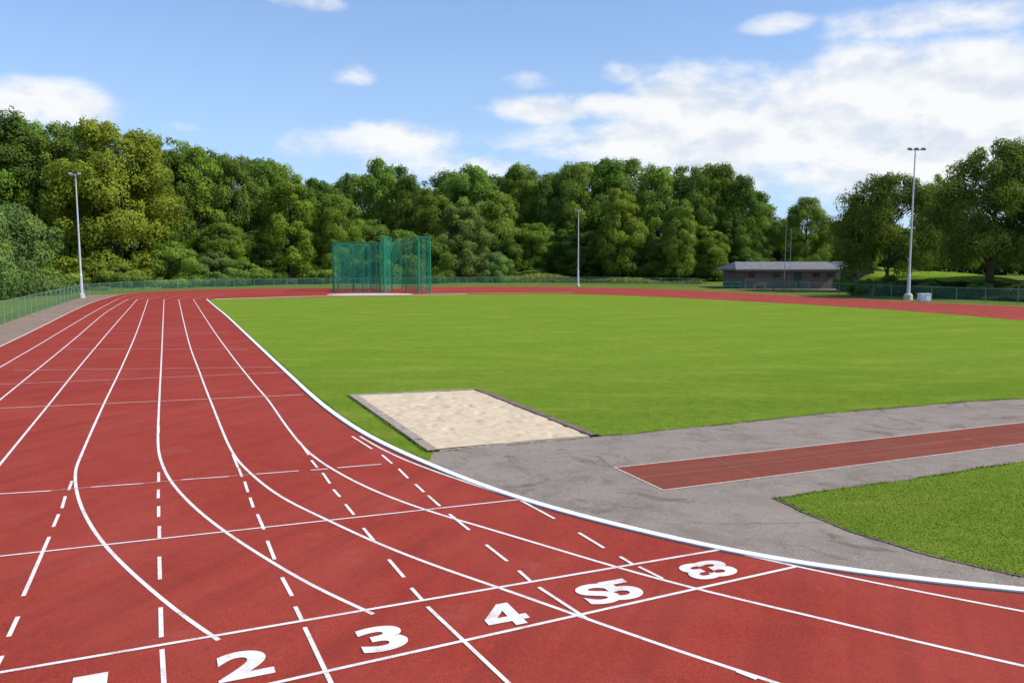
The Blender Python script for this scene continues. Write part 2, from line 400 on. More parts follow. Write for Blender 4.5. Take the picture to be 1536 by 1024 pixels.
for i,L in enumerate(lanes):
    P=G(L)
    if i<3: P.append(extend_near(P[-2],P[-1],25))
    if i>=5: P.append(extend_near(P[-2],P[-1],3))
    P=smooth(P,0.25)
    mk.strip(relax(P,3) if i>2 else P,W,nz())
mk.strip(pre+outerS[:],W*1.3,nz())
mk.strip(relax(smooth(G([(540,655),(590,684),(640,703),(690,721),(775,749),(860,773),(960,797),(1085,826),(1195,851),(1360,885),(1536,918)])+[extend_near(g(1360,885),g(1536,918),3)],0.25),14),W*0.9,nz())
inner_b_px=[(310,447),(318,444.5),(345,441.5),(420,439),(520,437.6),(700,436.2),(850,437),(930,440),(1000,444),(1150,452.5),(1300,461.5),(1420,470),(1536,480)]
outer_b_px=[(150,450),(160,447),(185,441),(250,436),(400,432.6),(700,430.2),(850,430.8),(930,432.8),(1000,434.6),(1150,441.5),(1300,449.5),(1420,455.5),(1536,460.5)]
starts=[(178,448),(192,449),(206,449),(222,449),(246,449),(268,449),(290,449)]
fb=MB()
for j in range(8):
    f=(j+1)/8.0; PP=[g(*starts[j])] if j<7 else []
    for q,(a,b) in enumerate(zip(outer_b_px,inner_b_px)):
        if q<=1 and j<7: continue
        C=Vector(g(*a)).lerp(Vector(g(*b)),f); PP.append((C.x,C.y))
    fb.strip(smooth(PP,2.0),0.05,nz())
dash=[[(108,722),(103,736)],[(98,745),(93,763)],[(88,772),(80,791)],[(74,806),(35,895)],[(27,926),(13,956)],[(3,985),(-12,1015)],
 [(238,618),(238,628)],[(238,640),(238,650)],[(238,709),(238,724)],[(237.5,735),(237.5,748)],[(238,760),(238,776)],[(239,790),(239,808)],[(239,836),(240,870)],[(241,912),(242,957)],[(243,975),(248,1060)],
 [(349,682),(357,702)],[(358,703),(363,716)],[(367,723),(372,739)],[(375,747),(380,762)],[(386,772),(396,795)],[(401,812),(412,840)],[(423,867),(438,895)],[(443,911),(453,932)],[(457,942),(508,1050)],
 [(450,664),(463,683)],[(467,691),(476,702)],[(484,710),(495,726)],[(500,735),(510,746)],[(518,757),(531,773)],[(545,793),(561,812)],[(583,840),(606,867)],[(617,883),(634,902)],[(641,911),(790,1052)],
 [(528,655),(558,674)],[(573,683),(588,696)],[(598,704),(612,718)],[(623,727),(636,739)],[(642,744),(660,760)],[(674,772),(704,796)],[(729,818),(761,843)],[(778,857),(798,875)],[(808,882),(880,929)],
 [(780,751),(832,779)],[(868,800),(906,823)],[(930,836),(950,848)],[(958,851),(994,869)],[(1105,1008),(1135,1020)]]
for a,b in dash: mk.strip([g(*a),g(*b)],W*0.9,nz())
for a,b,w in [((-60,842),(780,750),W*0.75),((-40,1017),(1086,824.5),W*0.95),((300,1051),(1196,850.5),W*0.95)]: mk.strip([g(*a),g(*b)],w,nz())
for a,b in [((-5,742),(77,737)),((137,731.5),(215,726)),((273,720.5),(343,715.5)),((384,712),(448,707)),((466,706),(492,704)),((506,702.5),(572,697))]: mk.strip([g(*a),g(*b)],W*0.8,nz())
mko=mk.make('lane_marking','paint'); tag(mko,'white painted lane lines and dashes on red track','line marking','structure')
fm=MB()
for a,b,w in [((0,613),(455,592.5),0.06),((0,577),(428,559),0.05),((20,556),(410,551),0.05),((95,524),(372,524.5),0.05),((150,500),(345,499),0.05)]: fm.strip([g(*a),g(*b)],w,nz())
for a,b in [((77,737),(137,731.5)),((215,726),(273,720.5)),((343,715.5),(384,712))]: fm.strip([g(*a),g(*b)],0.018,nz())
k0=len(fm.v); fm.v+=fb.v; fm.f+=[tuple(i+k0 for i in f) for f in fb.f]
tag(fm.make('cross_marking','faint'),'thin faded lines on red track','line marking','structure')
# ---------------------------------------------------------------- lane numbers
e1=(Vector(g(1086,824.5))-Vector(g(0,1010))).normalized(); e2=Vector((-math.sin(SR),math.cos(SR)))
def glyph(ch,off=0.038):
    cu=bpy.data.curves.new('t','FONT'); cu.body=ch; cu.size=1; cu.offset=off
    o=bpy.data.objects.new('t',cu); col.objects.link(o); bpy.context.view_layer.update()
    dg=bpy.context.evaluated_depsgraph_get(); me=bpy.data.meshes.new_from_object(o.evaluated_get(dg))
    bpy.data.objects.remove(o)
    n=len(me.vertices); A=np.empty(n*3,np.float32); me.vertices.foreach_get('co',A); A=A.reshape(-1,3)
    lo=A.min(0); hi=A.max(0); A=(A-(lo+hi)/2)/np.array([hi[0]-lo[0],hi[1]-lo[1],1])
    return A[:,:2],[tuple(p.vertices) for p in me.polygons]
def glyph4():
    V=[(-.5,-.31),(.5,-.31),(.5,-.09),(-.5,-.09),  (.06,-.09),(.34,-.09),(.34,.5),(.06,.5),  (.06,-.5),(.34,-.5),(.34,-.31),(.06,-.31),
       (-.5,-.09),(-.20,-.09),(.06,.18),(.06,.5)]
    return np.array(V),[(0,1,2,3),(4,5,6,7),(8,9,10,11),(12,13,14,15)]
def number(parts,u,v,lab):
    m=MB()
    for i,(ch,ox,w,h) in enumerate(parts):
        A,Fs=glyph4() if ch=='4' else glyph(ch); b=len(m.v)
        for p in A:
            X=p[0]*w+ox; Y=p[1]*h; m.v.append((X*e1.x+Y*e2.x,X*e1.y+Y*e2.y,0.0004*i))
        m.f+=[tuple(b+k for k in (f if w>0 else f[::-1])) for f in Fs]
    p=g(u,v); q=m.make('lane_number','paint',None,(p[0],p[1],0.0172))
    tag(q,lab,'lane number',None,'lane numbers on the track')
number([('1',0,0.26,0.50)],133,1036,'white painted number 1 on the red track')
number([('2',0,0.45,0.50)],367,998,'white painted number 2 on the red track')
number([('3',0,0.43,0.50)],573,959,'white painted number 3 on the red track')
number([('4',0,0.43,0.50)],755,924,'white painted number 4 on the red track')
number([('S',-0.13,0.38,0.50),('5',0.15,0.38,0.50)],913,889,'white painted number 5 doubled over an older numeral')
number([('3',-0.13,-0.32,0.46),('3',0.13,0.36,0.46)],1061,856,'white painted mirrored numerals overlapping on the track')
# ---------------------------------------------------------------- sand pit
cs=[Vector(g(529,594)),Vector(g(716,586)),Vector(g(893,656)),Vector(g(650,678))]
cen=sum(cs,Vector((0,0)))/4
pit=empty('sand_pit',(cen.x,cen.y,0),'rectangular jumping sand pit with stone and timber edging','sand pit')
N=130; V=[];Fc=[]
for j in range(N+1):
    for i in range(N+1):
        s=0.012+0.976*i/N; t=0.012+0.976*j/N
        p=cs[0].lerp(cs[1],s).lerp(cs[3].lerp(cs[2],s),t)-cen
        h=0.022*mathutils.noise.fractal(Vector((p.x*1.4,p.y*1.4,0)),1.0,2.0,5)+0.013*mathutils.noise.noise(Vector((p.x*6,p.y*6,3)))-0.028*max(0,mathutils.noise.noise(Vector((p.x*3.2,p.y*3.2,9)))-0.25)*3
        edge_f=min(1,min(s,t,1-s,1-t)*18)
        V.append((p.x,p.y,max(0.01,0.036+h*edge_f)))
for j in range(N):
    for i in range(N):
        a=j*(N+1)+i; Fc.append((a,a+N+1,a+N+2,a+1))
sd=obj('sand',V,Fc,'sand',pit)
for p_ in sd.data.polygons: p_.use_smooth=True
def edging(a,b,w,h,mat,inset=0):
    m2=MB(); d=(b-a).normalized(); L=(b-a).length; k=max(2,int(L/0.9))
    for q in range(k):
        p0=a+d*(L*q/k+0.004); p1=a+d*(L*(q+1)/k-0.004)
        P=[(p0-cen),(p1-cen)]
        z=h+random.uniform(-0.004,0.004)
        o1=inset-w/2; o2=inset+w/2
        m2.extr([tuple(P[0]),tuple(P[0].lerp(P[1],0.5)),tuple(P[1])],[(o2,0.0),(o2,z),(o1,z),(o1,0.0)])
    m2.make('edging',mat,pit)
edging(cs[0],cs[3],0.2,0.048,'stone'); edging(cs[1],cs[2],0.16,0.06,'wood'); edging(cs[0]+Vector((0.12,0.05)),cs[1]-Vector((0.12,0.03)),0.08,0.05,'stone'); edging(cs[3]+Vector((.1,0.03)),cs[2]-Vector((.12,0.03)),0.05,0.042,'stone')
# ---------------------------------------------------------------- grass blades
rng=np.random.default_rng(3)
inf_poly=infarS+infar_ext+[(60,5)]+kerbS[::-1]
pit_poly=[tuple(c) for c in cs]
def mkblades(x,y,zb,h0,h1,w):
    n=len(x); a=rng.uniform(0,2*np.pi,n); hh=rng.uniform(h0,h1,n)
    ca,sa=np.cos(a)*w,np.sin(a)*w; la=rng.uniform(0,2*np.pi,n); lr=hh*rng.uniform(0.3,1.2,n)
    V=np.empty((n,3,3)); V[:,0]=np.c_[x-ca,y-sa,np.full(n,zb)]; V[:,1]=np.c_[x+ca,y+sa,np.full(n,zb)]
    V[:,2]=np.c_[x+np.cos(la)*lr,y+np.sin(la)*lr,zb+hh]
    return V.reshape(-1,3),rng.beta(2,2.2,n)
def blades(n,xr,yr,test,zb,y0,y1,h0,h1,w=0.005):
    x=rng.uniform(*xr,n); y=rng.uniform(*yr,n)
    ok=test(x,y)&(np.abs(x)<y*0.68+0.5)
    keep=rng.random(n)<np.clip((y1-y)/(y1-y0),0,1)**1.5
    ok&=keep; return mkblades(x[ok],y[ok],zb,h0,h1,w)
def fringe(line,dens,spread,zb,h0,h1,side=0.0):
    P=np.array(line); seg=np.linalg.norm(np.diff(P,axis=0),axis=1); cum=np.r_[0,np.cumsum(seg)]
    n=int(cum[-1]*dens); s=rng.uniform(0,cum[-1],n)
    cl=np.sin(s*3.1)*np.sin(s*1.3+1)+rng.normal(0,0.5,n); s=s[cl>-0.3]; n=len(s)
    x=np.interp(s,cum,P[:,0]); y=np.interp(s,cum,P[:,1]); i=np.clip(np.searchsorted(cum,s)-1,0,len(seg)-1)
    nx=-(P[i+1,1]-P[i,1])/seg[i]; ny=(P[i+1,0]-P[i,0])/seg[i]; o=rng.normal(side,spread,n)
    return mkblades(x+nx*o,y+ny*o,zb,h0,h1,0.006)
near=lambda L,ym:[p for p in L if p[1]<ym and abs(p[0])<p[1]*0.75+1]
B=[blades(520000,(-8,18),(11,29),lambda x,y:inpoly(x,y,inf_poly)&~inpoly(x,y,asph)&~inpoly(x,y,pit_poly),0.004,12,29,0.006,0.022),
   blades(220000,(3.4,11),(8.2,15),lambda x,y:inpoly(x,y,patch),0.012,11,19,0.004,0.014,0.004),
   fringe(near(edgeS,24),260,0.03,0.008,0.012,0.04,0.01),fringe(near(pbS,20),300,0.025,0.01,0.010,0.035,0.01),fringe(near(ptS,20),300,0.03,0.01,0.010,0.035,-0.01),
   fringe([tuple(cs[1]+Vector((0.1,0))),tuple(cs[2]+Vector((0.1,0)))],300,0.02,0.004,0.03,0.07),fringe([tuple(cs[0]-Vector((0.12,0))),tuple(cs[3]-Vector((0.12,0)))],300,0.02,0.004,0.03,0.06),
   fringe([p for p in kerbS[:i0] if p[1]<30],160,0.02,0.004,0.02,0.045,0.1)]
me=fastmesh('grass',np.concatenate([b[0] for b in B]),3,'blade',np.concatenate([b[1] for b in B]))
go=bpy.data.objects.new('grass',me); link(go); tag(go,'short green grass blades covering the lawn','grass','stuff')
# ---------------------------------------------------------------- trees
def leafquads(P,Nn,size,r,tilt=0.38):
    n=len(P); R=r.normal(size=(n,3)); Nn=Nn+R*tilt; Nn/=np.linalg.norm(Nn,axis=1)[:,None]
    T=np.cross(Nn,r.normal(size=(n,3))); T/=np.linalg.norm(T,axis=1)[:,None]; B=np.cross(Nn,T)
    s=size[:,None]; V=np.empty((n,4,3)); V[:,0]=P-T*s; V[:,1]=P-B*s*0.62; V[:,2]=P+T*s; V[:,3]=P+B*s*0.62
    return V.reshape(-1,3)
def crown(seed,shape,HT,RT,nclump,nleaf,leaf,base,cs_=1.0,name='crown'):
    r=np.random.default_rng(seed); C=[];RC=[]
    for i in range(nclump):
        t=r.uniform(0,1)**0.85
        if shape=='round': rr=math.sqrt(max(0,1-((t-0.42)/0.62)**2))
        elif shape=='oval': rr=max(0.12,math.sin(math.pi*(0.18+0.76*t)))**0.7
        elif shape=='cone': rr=(1-t)**0.85+0.04
        else: rr=math.sqrt(max(0.02,1-t*t))
        a=r.uniform(0,2*math.pi); q=math.sqrt(r.uniform(0.25,1))
        wob=1+0.15*math.sin(2*a+seed)+0.10*math.sin(3*a+seed*2)
        C.append((RT*rr*q*wob*math.cos(a)*0.85,RT*rr*q*wob*math.sin(a)*0.85,HT*(base+(1-base)*t*0.95)))
        RC.append(cs_*(r.uniform(0.75,1.7)*(0.6+0.4*rr) if shape!='cone' else r.uniform(0.5,1.1)*(0.35+0.65*rr)))
    Ps=[];Ns=[];T=[];S=[]
    ctr=np.array([0,0,HT*0.5])
    for c,rc in zip(C,RC):
        n=int(nleaf*(rc/(1.2*cs_))**2); d=r.normal(size=(n,3)); d[:,2]=d[:,2]*0.9+0.35; d/=np.linalg.norm(d,axis=1)[:,None]
        rad=rc*r.uniform(0.4,1.15,n)**0.5*(1+0.25*np.sin(d[:,0]*5+c[0])*np.sin(d[:,1]*6+c[1]))
        P=np.array(c)+d*rad[:,None]*np.array([1.0,1.0,0.98]); Ps.append(P)
        out=(P-ctr)*np.array([1,1,0.5]); out/=np.linalg.norm(out,axis=1)[:,None]+1e-6
        nn=d*0.8+out*0.4; Ns.append(nn/np.linalg.norm(nn,axis=1)[:,None])
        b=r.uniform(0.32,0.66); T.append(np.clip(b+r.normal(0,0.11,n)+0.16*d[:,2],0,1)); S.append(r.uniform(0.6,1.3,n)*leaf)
    P=np.concatenate(Ps);Nn=np.concatenate(Ns);T=np.concatenate(T);S=np.concatenate(S)
    P[:,2]=np.maximum(P[:,2],0.15)
    P[:,2]*=HT/np.percentile(P[:,2],99.9); P[:,:2]*=RT/np.percentile(np.abs(P[:,:2]),99.3)
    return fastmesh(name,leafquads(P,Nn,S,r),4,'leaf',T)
def trunkmesh(seed,HT,RT,base,shape,thick=1.0):
    r=random.Random(seed); m=MB(); top=0.86*HT; s=HT/20
    pth=[(0,0,-0.3)]; x=y=0
    for k in range(1,8): x+=r.uniform(-.25,.25)*s; y+=r.uniform(-.25,.25)*s; pth.append((x,y,top*k/7))
    rad=[0.5*thick*s]+[0.36*thick*s*(1-k/7.6) for k in range(1,8)]; m.tube(pth,rad,8)
    for k in range(13):
        z=HT*base*0.7+(top*0.8-HT*base*0.7)*k/13+0.4; i=min(6,int(z/top*7)); p=pth[i]; a=r.uniform(0,6.28); L=r.uniform(0.45,0.8)*RT*(1-0.5*z/HT)
        pts=[(p[0],p[1],z-0.4)]
        for q in (0.33,0.66,1): pts.append((p[0]+math.cos(a)*L*q+r.uniform(-.2,.2),p[1]+math.sin(a)*L*q+r.uniform(-.2,.2),z+L*q*0.75))
        m.tube(pts,[0.17*thick*s,0.12*thick*s,0.08*thick*s,0.03],6)
    me=bpy.data.meshes.new('trunk'); me.from_pydata(m.v,[],m.f); me.update(); me.materials.append(M['bark'])
    for p in me.polygons: p.use_smooth=True
    return me
VAR={}
#      name shape  H  R  clumps leaves leaf base seed cscale
for nm,sh,HT,RT,ncl,nl,lf,base,sd_,cs_ in [('oa','oval',20,5,90,430,0.150,0.09,1,1.0),('ob','oval',20,4.4,86,410,0.150,0.08,2,1.0),('oc','oval',20,5.3,86,450,0.155,0.10,3,1.05),
      ('ra','round',20,6.5,110,450,0.16,0.09,4,1.1),('rb','round',20,7.2,140,460,0.165,0.06,15,1.15),('rc','round',18,6.5,110,430,0.155,0.09,6,1.1),
      ('ca','cone',18,3.2,120,230,0.15,0.05,7,1.0),('big','round',15,6.6,125,620,0.115,0.20,8,1.0),('rnd','round',11,5.7,140,460,0.10,0.13,9,0.8),
      ('bush','bush',5,4.5,45,400,0.15,0.0,10,0.75),('bushb','bush',8,5,70,480,0.13,0.0,11,0.85)]:
    VAR[nm]=(crown(sd_,sh,HT,RT,ncl,nl,lf,base,cs_),trunkmesh(sd_,HT,RT,base,sh,1.5 if nm=='big' else 1.0),HT,RT)
DG=(0.108,0.172,0.033); MG=(0.150,0.230,0.042); YG=(0.195,0.265,0.036); BG=(0.095,0.165,0.040); LG=(0.165,0.240,0.075); OL=(0.128,0.195,0.038); WG=(0.168,0.242,0.038)
def tree(var,u,vtop,wpx,Y,c,z0=0.0,label=None,kind='tree'):
    x,zt=atY(u,vtop,Y); h=zt-z0; w=wpx*Y/F
    cr,tk,HT,RT=VAR[var]
    if var=='ca': lab='tall dark green conifer at the edge of the wood'
    elif c is YG or c is WG: lab='sunlit yellow-green deciduous tree in the tree belt'
    elif c is LG: lab='light green leafy %s beside the track fence'%kind
    else: lab='dark green leafy deciduous %s in the tree belt'%kind
    if label: lab=label
    e=empty(kind,(x,Y,z0),lab,kind,'trees around the track' if kind=='tree' else 'shrubs under the trees')
    e.rotation_euler=(0,0,random.uniform(0,6.28))
    for part,me in (('crown',cr),('trunk',tk)):
        o=bpy.data.objects.new(part,me); link(o,e)
        o.scale=(w/(2*RT),w/(2*RT),h/HT)
        if part=='crown':
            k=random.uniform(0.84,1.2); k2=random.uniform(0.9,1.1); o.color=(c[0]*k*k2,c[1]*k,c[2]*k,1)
    return e
R=random
front=[('ra',-70,150,170,100,MG),('oc',5,168,140,104,DG),('oa',78,186,110,106,MG),('rb',165,184,180,104,YG),('oa',245,206,105,118,DG),('ob',298,222,92,120,WG),
 ('oc',350,236,92,122,DG),('ob',398,242,80,128,MG),('oa',435,262,95,122,YG),('ob',478,268,72,136,DG),('ca',521,260,50,140,BG),('ra',508,292,78,126,WG),
 ('ob',570,239,74,146,MG),('oc',612,262,66,142,DG),('oa',648,282,84,136,WG),('ra',700,249,110,152,MG),('oa',692,300,78,132,LG),('ob',745,286,74,140,MG),('ra',782,247,84,156,WG),
 ('oc',822,262,66,150,DG),('ra',872,245,90,150,MG),('ob',912,237,80,150,DG),('ob',930,284,74,136,WG),('oc',985,248,84,146,MG),('oa',1036,250,76,144,DG),('ra',1075,246,84,150,MG),('ob',1112,262,64,146,DG),('oc',1140,306,56,152,MG),('oa',1020,300,66,134,MG)]
for t in front: tree(*t)
back=[(-20,180),(40,178),(120,190),(205,208),(270,212),(325,228),(375,238),(412,246),(455,270),(500,275),(545,262),(590,250),(630,272),(670,258),(725,262),(760,262),(800,262),(845,255),(890,242),(950,240),(1010,250),(1060,252),(1100,270),(1128,290)]
for i,(u,v) in enumerate(back): tree(['oa','oc','ra','ob'][i%4],u,v,98 if i%4!=2 else 118,(124 if u<250 else 146 if u<500 else 170)+R.uniform(-4,6),[DG,MG,BG][i%3])
low=[(110,300,90,106),(235,320,84,112),(335,335,84,116),(392,340,80,122),(560,330,76,134),(605,345,70,134),(800,335,76,142),(850,345,76,140),(900,345,70,140),(965,350,76,138),(1060,340,76,140),(1100,330,66,144),(470,340,76,126),(745,340,70,138)]
for i,(u,v,w,Y) in enumerate(low): tree(['rc','oa','rb'][i%3],u,v,w,Y,[MG,DG,WG,DG][i%4])
tree('bushb',15,306,150,82,LG,0,'pale green willow tree behind the mesh fence')
tree('bushb',-55,290,150,72,LG,0,'pale green willow tree behind the mesh fence')
for i,(u,v,w,Y,c) in enumerate([(255,362,110,108,MG),(320,378,80,112,LG),(180,395,90,100,MG),(370,392,80,116,MG),(410,400,50,120,DG),(60,400,110,90,MG),(600,345,90,126,MG),(640,352,90,128,DG),(745,378,55,132,LG),(700,395,60,134,MG),(790,398,70,138,DG),(560,390,70,130,DG),(470,395,80,124,MG),
     (860,404,80,144,DG),(930,404,80,144,DG),(1000,402,80,142,DG),(1070,398,70,140,DG),(1130,380,60,140,MG),(120,405,60,98,DG)]):
    tree('bushb' if v<385 else 'bush',u,v,w,Y,c,0,None,'shrub')
# right-hand trees
tree('rnd',1338,261,152,92,OL,0.8,'rounded dense green tree on the grass bank')
tree('oa',1408,262,60,112,WG,1.4); tree('rnd',1298,300,60,120,MG,0.8)
tree('big',1496,213,180,76,DG,1.0,'large spreading dark green tree with visible trunk')
tree('big',1600,190,190,80,DG,1.0,'large spreading dark green tree with visible trunk'); tree('oa',1452,285,64,108,DG,1.5)
tree('rc',1211,296,76,150,MG); tree('rb',1250,332,60,165,DG); tree('oa',1180,330,50,170,BG); tree('rc',1160,350,60,175,MG)
for i in range(9): tree(['rc','ra','oc'][i%3],1140+i*22,345+R.uniform(-12,14),60,195+R.uniform(-8,8),[MG,LG,DG][i%3])
for i in range(7): tree(['rc','ra','rc'][i%3],1330+i*38,335+R.uniform(-12,14),90,150+R.uniform(-8,8),[DG,BG,MG][i%3],1.4)
for i,(u,v,w,Y,z0) in enumerate([(1300,418,50,80,0),(1335,412,50,80,0.3),(1395,420,46,76,0.4),(1470,420,50,74,0.5),(1268,412,40,92,0)]):
    tree('bush',u,v,w,Y,[DG,BG][i%2],z0,'low dark green shrub beside the bank fence','shrub')
# undergrowth mass that closes the wood behind the trunks
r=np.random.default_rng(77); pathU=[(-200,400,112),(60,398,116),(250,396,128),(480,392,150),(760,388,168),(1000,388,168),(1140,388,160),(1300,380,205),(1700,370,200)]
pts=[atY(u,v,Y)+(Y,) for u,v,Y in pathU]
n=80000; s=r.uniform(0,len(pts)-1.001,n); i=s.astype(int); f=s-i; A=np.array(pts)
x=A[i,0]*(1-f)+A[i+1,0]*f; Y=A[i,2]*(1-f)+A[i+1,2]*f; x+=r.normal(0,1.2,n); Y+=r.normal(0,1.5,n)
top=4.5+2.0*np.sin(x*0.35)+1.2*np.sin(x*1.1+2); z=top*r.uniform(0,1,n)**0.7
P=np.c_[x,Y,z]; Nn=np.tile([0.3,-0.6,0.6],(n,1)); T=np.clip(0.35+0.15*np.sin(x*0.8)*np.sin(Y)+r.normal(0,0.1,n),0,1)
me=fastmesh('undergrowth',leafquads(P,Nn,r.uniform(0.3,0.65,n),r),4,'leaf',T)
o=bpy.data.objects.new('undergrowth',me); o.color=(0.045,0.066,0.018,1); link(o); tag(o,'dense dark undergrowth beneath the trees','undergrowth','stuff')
# ---------------------------------------------------------------- grass bank with ivy slope on the right
bank_foot=[(g(1285,441)),(g(1340,443)),(g(1400,447)),(g(1470,450)),(g(1536,453)),(g(1620,457))]
bf=smooth(bank_foot,2)
V=[];Fc=[]; prof=[(0,0.0),(1.5,0.35),(3.5,0.85),(6,1.25),(9,1.45),(16,1.75),(28,2.05),(45,2.3),(80,2.4)]
for k,(x,y) in enumerate(bf):
    ee=min(1,k/(len(bf)*0.3)); ee=ee*ee*(3-2*ee)
    for d,z in prof:
        V.append((x+d*0.25,y+d,z*ee*(1+0.05*math.sin(x*0.5+d))-0.02))
m_=len(prof)
for i in range(len(bf)-1):
    for j in range(m_-1): Fc.append((i*m_+j,(i+1)*m_+j,(i+1)*m_+j+1,i*m_+j+1))
bk=obj('hill',V,Fc,'bank'); tag(bk,'gently raised grass bank behind the fence','grass bank','structure')
for p_ in bk.data.polygons: p_.use_smooth=True
n=80000; s=r.uniform(0,len(bf)-1.001,n); i=s.astype(int); f=(s-i); Bf=np.array(bf); d=r.uniform(-0.3,6.0,n)
x=Bf[i,0]*(1-f)+Bf[i+1,0]*f+d*0.25; y=Bf[i,1]*(1-f)+Bf[i+1,1]*f+d
z=np.interp(d,[q[0] for q in prof],[q[1] for q in prof])*np.clip(s/(len(bf)*0.3),0,1)+r.uniform(0,0.45,n)*(0.6+0.4*np.sin(x*1.3)*np.sin(y*1.7))
me=fastmesh('ivy',leafquads(np.c_[x,y,z],np.tile([0,-0.3,0.8],(n,1)),r.uniform(0.08,0.2,n),r),4,'leaf',np.clip(0.4+0.2*np.sin(x*2)+r.normal(0,0.12,n),0,1))
o=bpy.data.objects.new('ground_cover',me); o.color=(0.045,0.072,0.018,1); link(o); tag(o,'dark green ground cover on the bank slope','ground cover','stuff')
pl=smooth(G([(150,437),(250,430),(420,426),(600,424.5),(760,424),(900,424.5),(1050,426)]),3); Bf=np.array(pl)
n=50000; s=r.uniform(0,len(pl)-1.001,n); i=s.astype(int); f=s-i; x=Bf[i,0]*(1-f)+Bf[i+1,0]*f+r.normal(0,1,n); y=Bf[i,1]*(1-f)+Bf[i+1,1]*f+np.abs(r.normal(0,5,n))
z=r.uniform(0,1,n)**2*np.clip(0.8+0.7*np.sin(x*0.31)*np.sin(x*0.13+1),0.15,1.6)
me=fastmesh('weeds',leafquads(np.c_[x,y,z],np.tile([0,-0.2,0.8],(n,1)),r.uniform(0.08,0.22,n),r),4,'leaf',np.clip(0.55+0.3*np.sin(x*.4)+r.normal(0,0.12,n),0,1))
o=bpy.data.objects.new('weeds',me); o.color=(0.16,0.19,0.05,1); link(o); tag(o,'long rough grass and weeds behind the fence','weeds','stuff')
# ---------------------------------------------------------------- fences
def resample(pts,step):
    P=[Vector(p) for p in pts]; out=[P[0]]; acc=0
    for a,b in zip(P[:-1],P[1:]):
        L=(b-a).length
        if L<1e-6: continue
        t=step-acc
        while t<=L: out.append(a+(b-a)*(t/L)); t+=step
        acc=(acc+L)%step
    return out
def fence(pts,h,step,label):
    P=resample(pts,step); c=P[0]; e=empty('fence',(c.x,c.y,0),label,'fence')
    L=[p-c for p in P]
    m=MB(); m.tube([(0,0,0),(0,0,h)],[0.03,0.03],6); me=bpy.data.meshes.new('post'); me.from_pydata(m.v,[],m.f); me.materials.append(M['rail'])
    for p in L:
        o=bpy.data.objects.new('post',me); o.location=(p.x,p.y,0); link(o,e)
    m=MB(); m.tube([(p.x,p.y,h+0.02) for p in L],[0.022]*len(L),6); m.make('rail','rail',e)
    m=MB()
    for a,b in zip(L[:-1],L[1:]):
        k=len(m.v); m.v+=[(a.x,a.y,0.03),(b.x,b.y,0.03),(b.x,b.y,h),(a.x,a.y,h)]; m.f.append((k,k+1,k+2,k+3))
    m.make('mesh_panel','link',e)
fence([fl0]+fl,1.2,2.2,'green chain-link fence along the gravel path')
fence(smooth([fl[-1]]+G([(160,440),(220,435.5),(300,432.5),(400,430.5),(520,428.8),(640,427.8),(760,427),(880,427.2),(980,428.5),(1070,430.5)]),2),1.1,2.6,'green mesh fence behind the far bend of the track')
fence(smooth(G([(1085,431.5),(1130,434),(1190,438.5),(1300,445),(1420,452),(1536,456.5),(1620,459)]),2),1.2,2.4,'green mesh fence beside the track and bank')
# ---------------------------------------------------------------- floodlights
def flood(u,vb,vt,arm,nl,plinth,lab):
    x,y=g(u,vb); _,zt=atY(u,vt,y); e=empty('floodlight_mast',(x,y,0),lab,'floodlight','floodlight masts')
    m=MB(); m.tube([(0,0,plinth[1]),(0,0,2.2),(0,0,2.3),(0,0,zt)],[0.15,0.13,0.10,0.05],12); m.make('mast','steel',e)
    m=MB(); s,hh=plinth; m.tube([(0,0,0),(0,0,hh*0.8),(0,0,hh)],[s,s*0.9,s*0.6],12); m.make('plinth','conc',e)
    m=MB(); m.tube([(-arm,0,zt),(arm,0,zt)],[0.04,0.04],8); m.make('crossarm','steel',e)
    for k in range(nl):
        px=-arm+2*arm*k/(nl-1); m=MB()
        m.tube([(0,0.12,0.08),(0,-0.18,0.05),(0,-0.45,-0.05)],[0.07,0.12,0.11],8); m.box(-0.04,0.04,-0.04,0.04,-0.05,0.1)
        m.make('lamp','lamp',e,(px,0,zt+0.03))
flood(123,447,262,0.4,2,(0.28,0.45),'tall grey floodlight mast beside the gravel path')
flood(867,429.5,316,0.45,2,(0.3,0.3),'slim grey floodlight mast behind the far bend')
flood(1362,450,225,0.6,3,(0.4,0.6),'tall grey floodlight mast with concrete base')
def pole(u,vb,vt):
    x,y=g(u,vb); _,zt=atY(u,vt,y); m=MB(); m.tube([(0,0,0),(0,0,zt)],[0.045,0.028],8); m.tube([(0,0,zt),(0,0,zt+0.1)],[0.05,0.02],8)
    e=empty('flagpole',(x,y,0),'slim grey flagpole near the clubhouse','flagpole','flagpoles'); m.make('pole','dull',e)
pole(1176,434,338); pole(1184,433,345)
